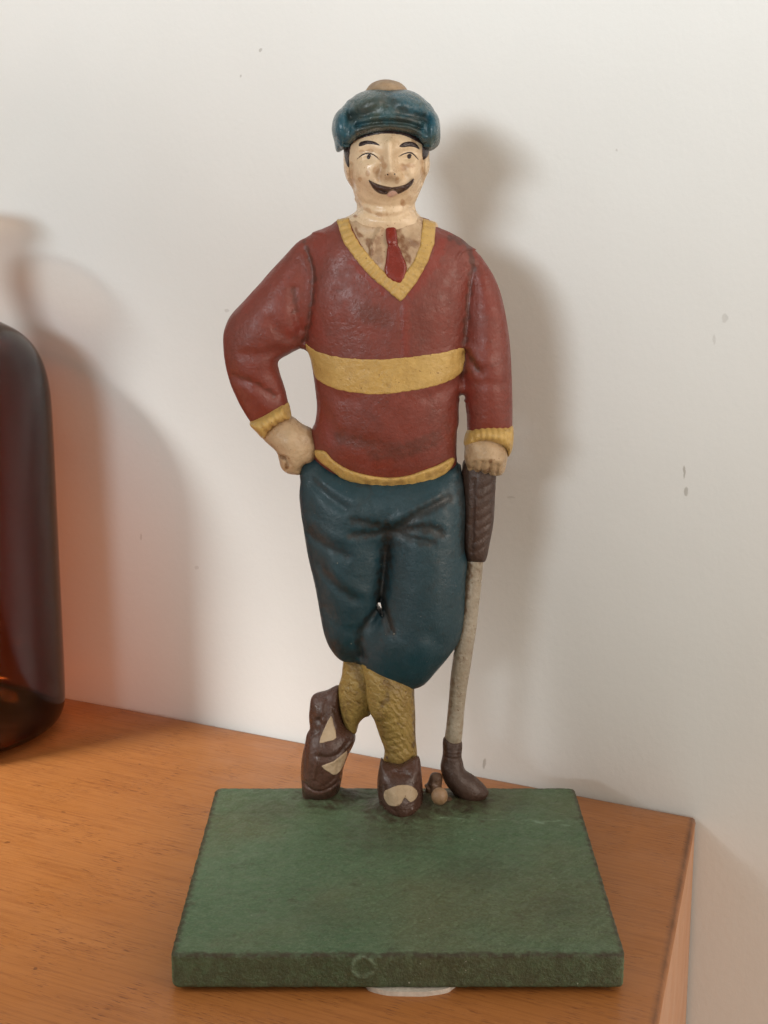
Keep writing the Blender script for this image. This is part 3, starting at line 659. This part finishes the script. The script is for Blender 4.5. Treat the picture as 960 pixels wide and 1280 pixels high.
tr_st = [(C4((395, 365), (395, 470), (380, 570), (366, 660)), .517, 2.2, -.8), (C4((365, 690), (320, 740), (285, 790), (283, 850), (292, 890)), .517, 1.6, -.9), (C4((372, 660), (395, 720), (410, 765)), .517, .9, -.7),
         (C4((262, 325), (360, 345)), .516, 1.44, -.5), (C4((255, 385), (370, 378)), .516, 1.60, -.6), (C4((395, 370), (470, 362), (560, 355), (610, 375)), .516, 1.76, -.7), (C4((440, 350), (540, 290), (640, 245)), .516, 1.76, -.7), (C4((430, 380), (580, 415)), .516, 1.44, -.5),
         (C4((420, 325), (520, 270), (600, 235)), .516, 1.4, .4), (C4((100, 185), (160, 235), (225, 275)), .517, 1.8, -.7), (C4((130, 170), (210, 215), (260, 240)), .517, 2.2, .5), (C4((85, 395), (150, 430), (235, 465)), .517, 2.0, -.7),
         (C4((90, 340), (170, 385), (240, 400)), .517, 2.4, .4), (C4((130, 520), (190, 590), (270, 645)), .517, 2.0, -.7), (C4((170, 520), (230, 580), (300, 620)), .517, 2.4, .4), (C4((400, 820), (460, 850), (540, 840)), .515, 5., .6), (C4((150, 690), (210, 760), (270, 780)), .517, 2.2, -.4),
         (C4((560, 780), (600, 820)), .516, 3, -.4)]
tr0 = relief(union([pel, legL, legR], .0034), YF, .013, tr_st, .00014, 3)
hp_ = xz(C4((362, 668), (368, 690), (376, 700)), .522)
def trousers_f(xs, ys, zs):
    F = tr0(xs, ys, zs); X, Z = np.meshgrid(xs, zs, indexing='ij'); d, _ = line_d(X, Z, hp_)
    return np.maximum(F, (.0007-d)[:, None, :])
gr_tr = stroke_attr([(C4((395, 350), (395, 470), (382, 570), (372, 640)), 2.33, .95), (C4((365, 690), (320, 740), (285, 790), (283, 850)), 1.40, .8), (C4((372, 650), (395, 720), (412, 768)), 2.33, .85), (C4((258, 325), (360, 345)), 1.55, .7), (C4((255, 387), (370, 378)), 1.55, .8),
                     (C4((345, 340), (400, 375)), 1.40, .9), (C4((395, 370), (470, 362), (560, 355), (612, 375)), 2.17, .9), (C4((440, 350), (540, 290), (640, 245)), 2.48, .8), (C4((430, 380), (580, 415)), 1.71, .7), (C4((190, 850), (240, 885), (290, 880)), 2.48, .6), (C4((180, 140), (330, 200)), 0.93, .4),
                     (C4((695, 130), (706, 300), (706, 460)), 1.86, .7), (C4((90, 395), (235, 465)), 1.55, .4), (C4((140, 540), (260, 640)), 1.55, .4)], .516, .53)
make('trousers', trousers_f, pb(pel, legL, legR), (.510, .540), .00042, M['trousers'], root, 3, {'grime': gr_tr})

# --- stockings
sL = Puff([(434, 815), (427, 845), (422.5, 862), (424, 880), (428, 898), (434, 912), (444, 917), (449, 903), (456, 895), (463, 892), (472, 875), (480, 850), (470, 815)], .534, .0082, .7)
sR = Puff([(452, 815), (456, 850), (461, 885), (468, 900), (474, 918), (480, 938), (480, 962), (500, 968), (520, 955), (519.5, 920), (519, 883), (518, 850), (520, 830), (490, 820)], YF-.002, .0088, .7)
kn = [(C5((420, 195), (398, 250)), .52, .9, -.5), (C5((385, 310), (420, 260), (450, 190)), .52, 1.4, .35)]
make('stocking', relief(sL, .534, .008, kn, .0003, 21), pb(sL), (.523, .543), .0004, M['sock'], root, 2, {'grime': stroke_attr([(C5((270, 70), (300, 130), (330, 180)), 2.0, .55), (C5((230, 250), (260, 340)), .9, .4)], .524, .54)})
make('stocking', relief(sR, YF, .009, kn+[(C5((380+i*9, 330+i*28), (460+i*9, 300+i*28)), .52, .7, -.25) for i in range(6)], .0003, 22), pb(sR), (.517, .538), .0004, M['sock'], root, 2, {'grime': stroke_attr([(C5((545, 180), (548, 300), (545, 440)), .9, .8), (C5((370, 70), (430, 160)), 1.8, .4), (C5((430, 200), (400, 250)), .8, .6)], .52, .54)})

# --- shoes
shL1 = Puff(C5((222, 160), (160, 185), (105, 208), (93, 260), (95, 350), (130, 440), (200, 470), (262, 440), (287, 370), (250, 330), (226, 255)), .535, .0080, .8)
shL2 = Puff(C5((95, 350), (70, 410), (57, 500), (58, 590), (66, 640), (120, 650), (200, 632), (228, 575), (242, 500), (265, 430), (286, 375), (200, 320)), .532, .0100, .7)
shL_f = relief(union([shL1, shL2], .001), .532, .009, [(C5((95, 355), (160, 300), (165, 200)), .523, .8, -.6), (C5((150, 300), (130, 460), (110, 560)), .523, .5, .5), (C5((80, 400), (75, 560)), .523, .7, -.5), (C5((125, 470), (200, 470), (262, 420)), .522, .9, -.6), (C5((245, 300), (280, 360)), .525, .8, .4), (C5((105, 215), (100, 300), (140, 330)), .526, 1.0, -.5), (C5((140, 190), (180, 260), (215, 330)), .524, .7, -.45), (C5((215, 500), (200, 560), (150, 600)), .522, .8, -.5), (C5((68, 600), (130, 618), (215, 590)), .523, .6, -.6)], .0004, 31)
shoeL = make('shoe', shL_f, pb(shL1, shL2), (.519, .544), .0004, M['shoe'], root, 2, {'grime': stroke_attr([(C5((60, 640), (130, 648), (220, 610)), 1.2, .6)], .524, .54)})
for pts in (C5((182, 312), (194, 350), (207, 396), (170, 406), (133, 412), (152, 365)), C5((143, 502), (195, 485), (252, 456), (238, 520), (205, 550), (180, 532))):
    s_ = shell(shL_f, pts, .523, .00022, sub=2, ymax=.536)
    make('patch', s_, s_.box, (.519, .538), .00025, M['patch'], shoeL, 1)
shR1 = Puff(C5((398, 470), (384, 560), (392, 640), (400, 700), (420, 735), (460, 752), (520, 756), (560, 735), (576, 700), (582, 630), (574, 540), (562, 462), (520, 480), (480, 500), (420, 490)), .522, .0105, .9)
shR_f = relief(shR1, .522, .0105, [(C5((470, 690), (500, 720)), .512, 5, 1.2), (C5((400, 520), (480, 560), (560, 520)), .513, 1.2, -.6), (C5((405, 700), (490, 735), (565, 705)), .512, .8, -.5), (C5((415, 600), (420, 690)), .513, .7, -.4), (C5((550, 600), (560, 680)), .513, .7, -.4), (C5((430, 540), (550, 545)), .513, 1.5, .4), (C5((395, 470), (440, 500), (500, 515), (560, 470)), .515, .8, .5), (C5((450, 560), (520, 562)), .512, .6, -.4), (C5((445, 690), (460, 700)), .511, .6, -.3), (C5((535, 690), (540, 720)), .512, .6, .4)], .0004, 32)
shoeR = make('shoe', shR_f, pb(shR1), (.508, .534), .0004, M['shoe'], root, 2, {'grime': stroke_attr([(C5((405, 725), (490, 752), (570, 730)), 1.2, .6), (C5((395, 480), (400, 620)), .8, .4)], .514, .53)})
s_ = shell(shR_f, C5((410, 645), (420, 613), (470, 588), (530, 595), (558, 640), (525, 656), (500, 634), (480, 660), (430, 669)), .513, .00022, sub=3, ymax=.526)
make('patch', s_, s_.box, (.509, .528), .00025, M['patch'], shoeR, 1)

# --- golf club
club = bpy.data.objects.new('golf_club', None); sc.collection.objects.link(club); club.parent = root
gp = Puff([(584, 572), (577, 590), (577, 640), (577, 680), (582, 700), (592, 703.5), (602, 703), (608, 699), (613, 675), (618, 637), (620, 592), (621, 570)], YF, .0066, .8)
make('grip', relief(gp, YF, .0066, [([(600-i*.6, 612+i*13), (617-i*1.4, 604+i*13)], .524, .7, -.4) for i in range(7)]+[([(592, 600), (590, 690)], .525, .8, -.5)], .0003, 41), pb(gp), (.522, .537), .0004, M['grip'], club, 2,
     {'grime': stroke_attr([([(583, 570), (585, 640), (586, 695)], 1.0, .7)], .524, .535)})
sf = Puff([(583, 690), (582, 703), (575, 757), (567.5, 810), (562, 860), (558, 906), (556, 930), (566, 934), (576, 930), (579, 906), (584, 860), (592, 810), (599, 757), (604, 703), (604, 690)], YF, .0034, .9)
make('shaft', relief(sf, YF, .0034, [], .00022, 42), pb(sf), (.524, .536), .0004, M['shaft'], club, 2, {'grime': stroke_attr([([(588, 706), (581, 757), (572, 800)], .9, .8), ([(566, 850), (560, 905)], .7, .6)], .527, .54)})
ho = Puff(C5((668, 383), (663, 440), (660, 500), (690, 540), (740, 530), (742, 480), (744, 400), (705, 388)), YF, .0046, .9)
hd = Puff(C5((664, 490), (662, 545), (690, 600), (735, 640), (790, 660), (840, 645), (860, 622), (842, 588), (800, 550), (757, 522), (735, 480)), YF-.001, .0058, .8)
make('club_head', relief(union([ho, hd], .002), YF, .006, [(C5((668, 405+i*16), (742, 412+i*16)), .526, .4, -.3) for i in range(5)], .0002, 43), pb(ho, hd), (.520, .540), .0004, M['grip'], club, 2)
# --- ball on its tuft
bx = xz([(549.6, 998)], .516)[0]
bl_ = Puff([(549.6+10.5*math.cos(a), 995+10.5*math.sin(a)) for a in np.linspace(0, 2*math.pi, 12)[:-1]], .5155, .0030, .9)
make('golf_ball', relief(bl_, .5155, .0030, [], .0002, 51), pb(bl_), (.510, .521), .00033, M['ballpaint'], root, 2)
tf1 = Puff(C5((604, 560), (614, 537), (640, 532), (660, 548), (660, 600), (668, 650), (650, 690), (600, 700), (584, 640), (594, 600)), .5265, .0042, .9)
tf2 = Puff(C5((562, 600), (600, 640), (690, 640), (695, 672), (640, 695), (592, 742), (567, 732)), .5245, .0042, .9)
make('tuft', relief(union([tf1, tf2], .002), .524, .005, [(C5((625, 550)), .521, 1.2, 1.0), (C5((640, 580)), .52, 1.0, .9), (C5((615, 600)), .52, .9, .6), (C5((605, 650)), .519, 1.6, -.8), (C5((660, 610)), .52, .9, -.8)], .0006, 52), pb(tf1, tf2), (.517, .533), .0004, M['ball'], root, 2,
     {'grime': stroke_attr([(C5((600, 560), (605, 650), (600, 700)), 1.2, .8), (C5((660, 560), (690, 640)), 1.0, .8), (C5((590, 720), (640, 690)), 1.6, .7)], .52, .54)})
# --- base slab
BX0, BX1, BY0, BY1, BZ0, BZ1 = -.0628, .0710, .4150, .5408, .0015, .0125
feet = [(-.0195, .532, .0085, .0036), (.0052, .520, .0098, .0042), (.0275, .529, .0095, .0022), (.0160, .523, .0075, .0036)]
def base_f(xs, ys, zs):
    rng = np.random.default_rng(77); X, Y = np.meshgrid(xs, ys, indexing='ij')
    rag = np.zeros_like(X)
    for i in range(14):
        a = rng.normal(0, 1, 2); a = a/np.linalg.norm(a)*rng.uniform(300, 2600); rag += rng.uniform(.3, 1)*np.sin(a[0]*X+a[1]*Y+rng.uniform(0, 6.28))*(600/np.linalg.norm(a)) ** .5
    rag *= .00015
    hx = np.maximum(BX0-X, X-BX1)+rag*.45; hy = np.maximum(BY0-Y, Y-BY1)+rag*.3
    r = .0011
    top = BZ1+rag*.5
    for fx, fy, rr, h in feet: top = top+h*np.exp(-((X-fx)**2+((Y-fy)*1.2)**2)/rr**2)*np.clip((BY1-Y)/.006, 0, 1)
    # vertical corners rounder than the top edge
    rc = .0028
    q = np.hypot(np.maximum(hx+rc, 0), np.maximum(hy+rc, 0))+np.minimum(np.maximum(hx+rc, hy+rc), 0)-rc
    hz = np.maximum(BZ0-zs[None, None, :], zs[None, None, :]-top[:, :, None])
    q3 = np.broadcast_to(q[:, :, None], hz.shape)
    F = np.hypot(np.maximum(q3+r, 0), np.maximum(hz+r, 0))+np.minimum(np.maximum(q3+r, hz+r), 0)-r
    # small ring cast into the front face
    cx, cz = -.0062, .0086
    Xr, Zr = np.meshgrid(xs, zs, indexing='ij'); ring = np.exp(-((np.hypot(Xr-cx, Zr-cz)-.0032)/.0005)**2)*.00035
    F = F+.00012*(np.sin(xs*1500)[:, None, None]*np.sin(ys*1300+1)[None, :, None]*np.sin(zs*900+.5)[None, None]+np.sin(xs*3100+2)[:, None, None]*np.sin(ys*2700)[None, :, None]*np.sin(zs*2500)[None, None])
    F = F-ring[:, None, :]*smooth01((BY0+.003-ys)/.002)[None, :, None]
    return F
def base_grime(V):
    X, Y, Z = V.T; g = np.zeros(len(V))
    e = np.minimum(np.minimum(X-BX0, BX1-X), np.minimum(Y-BY0, BY1-Y))
    n = np.sin(X*900)+np.sin(Y*1100+X*300)+np.sin(X*2300+Y*1700)
    g = np.maximum(g, smooth01(1.2-np.hypot(e-.0004, Z-BZ1+.0003)/(.0015+.00035*n))*.95)
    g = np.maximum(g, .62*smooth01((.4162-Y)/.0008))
    for fx, fy, rr, am in ((.002, .500, .022, .5), (.030, .470, .016, .35), (-.040, .520, .012, .35), (.055, .445, .012, .3), (-.02, .440, .014, .22), (.045, .525, .010, .4)): g = np.maximum(g, am*smooth01(1.3-np.hypot(X-fx, (Y-fy)*1.1)/rr+.10*n))*(1.)
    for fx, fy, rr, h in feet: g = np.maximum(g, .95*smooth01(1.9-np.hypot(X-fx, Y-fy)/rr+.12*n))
    return g
def base_tint(V):
    a = V[:, :2]; p = [(.020, .5125), (.045, .511), (.0715, .5095)]; g = np.zeros(len(V))
    def seg(p, q, wd, am):
        d, _ = seg_dist(V[:, 0], V[:, 1], np.array(p), np.array(q)); return am*smooth01(1.3-np.sqrt(d)/wd)
    for i in range(2): g = np.maximum(g, seg(p[i], p[i+1], .0003, .8))
    g = np.maximum(g, seg((.052, .5105), (.056, .5085), .0009, .9)); g = np.maximum(g, seg((.061, .507), (.065, .5065), .0007, .8))
    ring = np.exp(-((np.hypot(V[:, 0]+.0062, V[:, 2]-.0086)-.0032)/.0005)**2)*(V[:, 1] < .417); return np.maximum(g, ring*.7)
# the slab's grid runs in x, y, z like the others
def slab():
    return make('base', base_f, (np.array([BX0, BZ0]), np.array([BX1, BZ1+.003])), (BY0-.001, BY1+.001), .0006, M['green'], root, 1, {'grime': base_grime, 'tint': base_tint})
base = slab()
n = 48; V = []; F = []
for z in (.0, .0015):
    for i in range(n):
        a = 2*math.pi*i/n; rr = 1+.02*math.sin(5*a)+.015*math.sin(9*a+1); V.append((.0078+.0135*rr*math.cos(a)-ROOT[0], .4188+.0115*rr*math.sin(a)*.5-ROOT[1], z))
F = [tuple(range(n))[::-1], tuple(range(n, 2*n))]+[(i, (i+1) % n, n+(i+1) % n, n+i) for i in range(n)]
link_mesh('pad', V, F, M['pad'], base)
